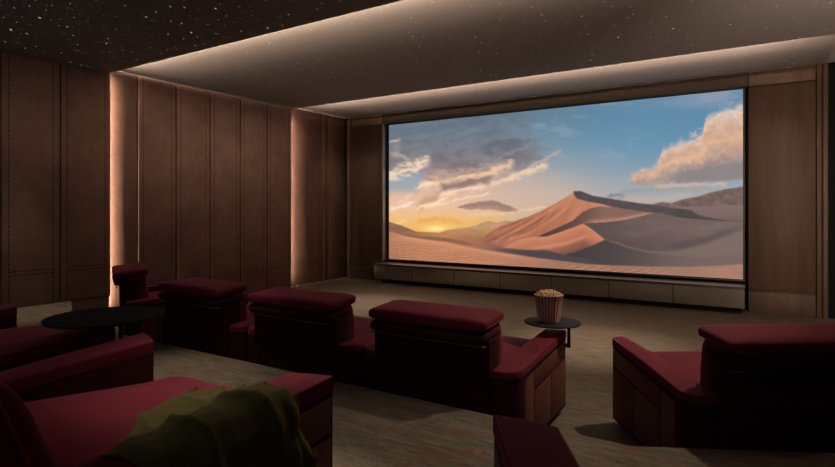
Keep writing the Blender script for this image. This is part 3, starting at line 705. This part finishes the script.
for k in range(1500):
    s = rnd.random() * .97 + .02; t = 1.0 - abs(rnd.gauss(0, .012)) if rnd.random() < .8 else rnd.random()
    if t < .9: s = rnd.choice((.985, .015)) if rnd.random() < .3 else s
    p = throw_pt(s, min(1, max(0, t)))
    q = throw_pt(min(1, s + .02), min(1, max(0, t))) - throw_pt(max(0, s - .02), min(1, max(0, t)))
    r_ = throw_pt(s, min(1, t + .01)) - throw_pt(s, max(0, t - .03))
    nrm = r_.cross(q).normalized() * -1 if q.length > 0 else Vector((0, 0, 1))
    if nrm.z < -.2: nrm = -nrm
    ln = rnd.uniform(.012, .030) if t > .9 else rnd.uniform(.006, .012)
    d = (r_.normalized() * (.8 if t > .9 else .3) + nrm * rnd.uniform(.1, .7) + Vector((rnd.uniform(-.4, .4), 0, rnd.uniform(-.7, .2)))).normalized()
    e = p + d * ln + Vector((0, 0, -.2 * ln)); mid = p + d * ln * .55
    sd = d.cross(Vector((rnd.uniform(-1, 1), rnd.uniform(-1, 1), rnd.uniform(-1, 1)))).normalized() * .0013
    sd2 = d.cross(sd).normalized() * .0013
    base = [bm.verts.new(p + sd), bm.verts.new(p - .5 * sd + .87 * sd2), bm.verts.new(p - .5 * sd - .87 * sd2)]
    mids = [bm.verts.new(mid + sd * .8), bm.verts.new(mid + .8 * (-.5 * sd + .87 * sd2)), bm.verts.new(mid + .8 * (-.5 * sd - .87 * sd2))]
    tip = bm.verts.new(e)
    for a in range(3):
        bm.faces.new((base[a], base[(a + 1) % 3], mids[(a + 1) % 3], mids[a])); bm.faces.new((mids[a], mids[(a + 1) % 3], tip))
f = finish(bm, 'fringe', OLIVE, th, PI); f['kind'] = 'stuff'

# ---------------------------------------------------------------- popcorn bucket on the arm table
mw = Matrix.Translation(c1.location) @ Matrix.Rotation(c1.rotation_euler.z, 4, 'Z')
pos = mw @ Vector((.475, .825, .6665))
bk = tag(empty('popcorn_bucket', pos), 'red and cream striped paper popcorn bucket standing on the round arm table', 'bucket')
m, nt, b = mat('striped paper'); 
tc = nt.nodes.new('ShaderNodeTexCoord'); sp = nt.nodes.new('ShaderNodeSeparateXYZ'); L(nt, tc.outputs['Object'], sp.inputs[0])
an = math_node(nt, 'ARCTAN2', sp.outputs[1], sp.outputs[0])
fr = math_node(nt, 'FRACT', math_node(nt, 'MULTIPLY', an, 26 / (2 * PI)))
L(nt, mixc(nt, math_node(nt, 'GREATER_THAN', fr, .5), (.56, .42, .36), (.27, .08, .075)), b.inputs['Base Color'])
b.inputs['Roughness'].default_value = .7; b.inputs['Specular IOR Level'].default_value = .2
bm = bmesh.new()
def flute(k, z): return 1 + .018 * math.cos(2 * PI * k / 8) * min(1, z / .03)
lathe(bm, [(.070, 0), (.078, .002), (.082, .03), (.093, .12), (.1035, .192), (.1065, .196), (.1065, .201), (.102, .202), (.098, .19), (.080, .03), (.074, .012)], 144, flute)
finish(bm, 'cup', m, bk, math.radians(60))
m, nt, b = mat('popcorn'); v = obj_coords(nt)
L(nt, mixc(nt, noise(nt, v, 45, 3), (.42, .20, .06), (.78, .60, .34)), b.inputs['Base Color'])
b.inputs['Roughness'].default_value = .8; b.inputs['Subsurface Weight'].default_value = 0
bm = bmesh.new(); rnd = random.Random(11)
for k in range(190):
    r_ = .092 * math.sqrt(rnd.random()); a = rnd.random() * 2 * PI
    z = .188 + .034 * (1 - (r_ / .095) ** 2) + rnd.uniform(-.010, .010)
    c0 = Vector((r_ * math.cos(a), r_ * math.sin(a), z))
    for j in range(rnd.randint(3, 4)):
        rr = rnd.uniform(.006, .0095); d = Vector((rnd.gauss(0, 1), rnd.gauss(0, 1), rnd.gauss(0, 1))).normalized() * rr * .8
        bmesh.ops.create_icosphere(bm, subdivisions=1, radius=rr, matrix=Matrix.Translation(c0 + d) @ Matrix.Rotation(rnd.random() * 3, 4, Vector((1, rnd.random(), rnd.random())).normalized()))
pc = finish(bm, 'popcorn', m, None, PI, pos)
tag(pc, 'heap of buttery popcorn filling the striped paper bucket', 'popcorn', None, 'stuff')

# ---------------------------------------------------------------- light
def area(name, loc, aim, sx, sy, watts, color, spread=180):
    l = bpy.data.lights.new(name, 'AREA'); l.shape = 'RECTANGLE'; l.size = sx; l.size_y = sy; l.energy = watts; l.color = color; l.spread = math.radians(spread)
    o = bpy.data.objects.new(name, l); C.objects.link(o); o.location = loc
    return o
WARM = (1.0, .72, .52)
def cove(name, y, z, watts):
    o = area(name, (CX, y, z), None, 7.8, .02, watts, WARM, 105)
    o.rotation_euler = Vector((0, -1, -.30)).to_track_quat('Z', 'X').to_euler()
    o.rotation_euler = (PI / 2 + .30, 0, 0)
cove('cove_lamp', Y1 - .30, H1 + .030, COVE1)
cove('cove_lamp', Y2 - .46, H2 + .030, COVE2)
def post(name, side, y, w, watts):
    o = area(name, (CX + side * (w + .022), y, 1.75), None, .015, 3.2, watts, (1.0, .76, .58))
    o.rotation_euler = (PI / 2, 0, side * -.7)
for side in (-1, 1):
    post('edge_lamp', side, Y1 - .06, W1 + .02, EDGE1)
    post('edge_lamp', side, Y2 - .06, W2 + .02, EDGE2)
def spot(x, y, z, watts, deg, tx=0, ty=0, blend=1.0):
    l = bpy.data.lights.new('downlight_or_fill', 'SPOT'); l.energy = watts; l.spot_size = math.radians(deg); l.spot_blend = blend; l.shadow_soft_size = .05; l.color = (1, .86, .72)
    o = bpy.data.objects.new('downlight_or_fill', l); C.objects.link(o); o.location = (x, y, z)
    d = Vector((tx, ty, -1)); o.rotation_euler = d.to_track_quat('-Z', 'Y').to_euler()
# added fill lamps: strips brightening the left wall, one behind brightening the nearest ceiling
for (ya, yb, z, w) in ((-2.0, 3.9, H1 - .012, WALL_FILL1), (4.3, 7.4, H2 - .012, WALL_FILL2), (7.8, 9.1, H3 - .012, WALL_FILL3)):
    o = area('wall_fill', (CX - 2.3, (ya + yb) / 2, z), None, .12, yb - ya, w, (1, .80, .64), 70); o.rotation_euler = (0, math.radians(63), 0)
o = area('ceiling_fill', (CX, YR + .3, 2.95), None, 7.5, .1, CEIL_FILL, (.70, .85, 1), 70); o.rotation_euler = (PI / 2 + math.radians(36), 0, 0)
for (x, y, z, w, dg, tx, ty) in SPOTS: spot(x, y, z, w, dg, tx, ty)

wd = bpy.data.worlds.new('World'); SC.world = wd; wd.use_nodes = True
wd.node_tree.nodes['Background'].inputs[0].default_value = (0, 0, 0, 1)

# ---------------------------------------------------------------- camera
cam = bpy.data.cameras.new('camera'); co_ = bpy.data.objects.new('camera', cam); C.objects.link(co_)
co_.location = (0, 0, CAMZ); co_.rotation_euler = (PI / 2, 0, YAW)
cam.sensor_width = 36; cam.lens = 36 * 534 / 835; cam.shift_y = -23 / 835; cam.clip_start = .02
SC.camera = co_
SC.view_settings.view_transform = 'Standard'; SC.view_settings.look = 'None'; SC.view_settings.gamma = 1; SC.view_settings.use_curve_mapping = False
SC.view_settings.exposure = 0
SC.cycles.use_denoising = True; SC.cycles.denoiser = 'OPENIMAGEDENOISE'
SC.cycles.max_bounces = 8; SC.cycles.diffuse_bounces = 5
SC.cycles.sample_clamp_indirect = 4
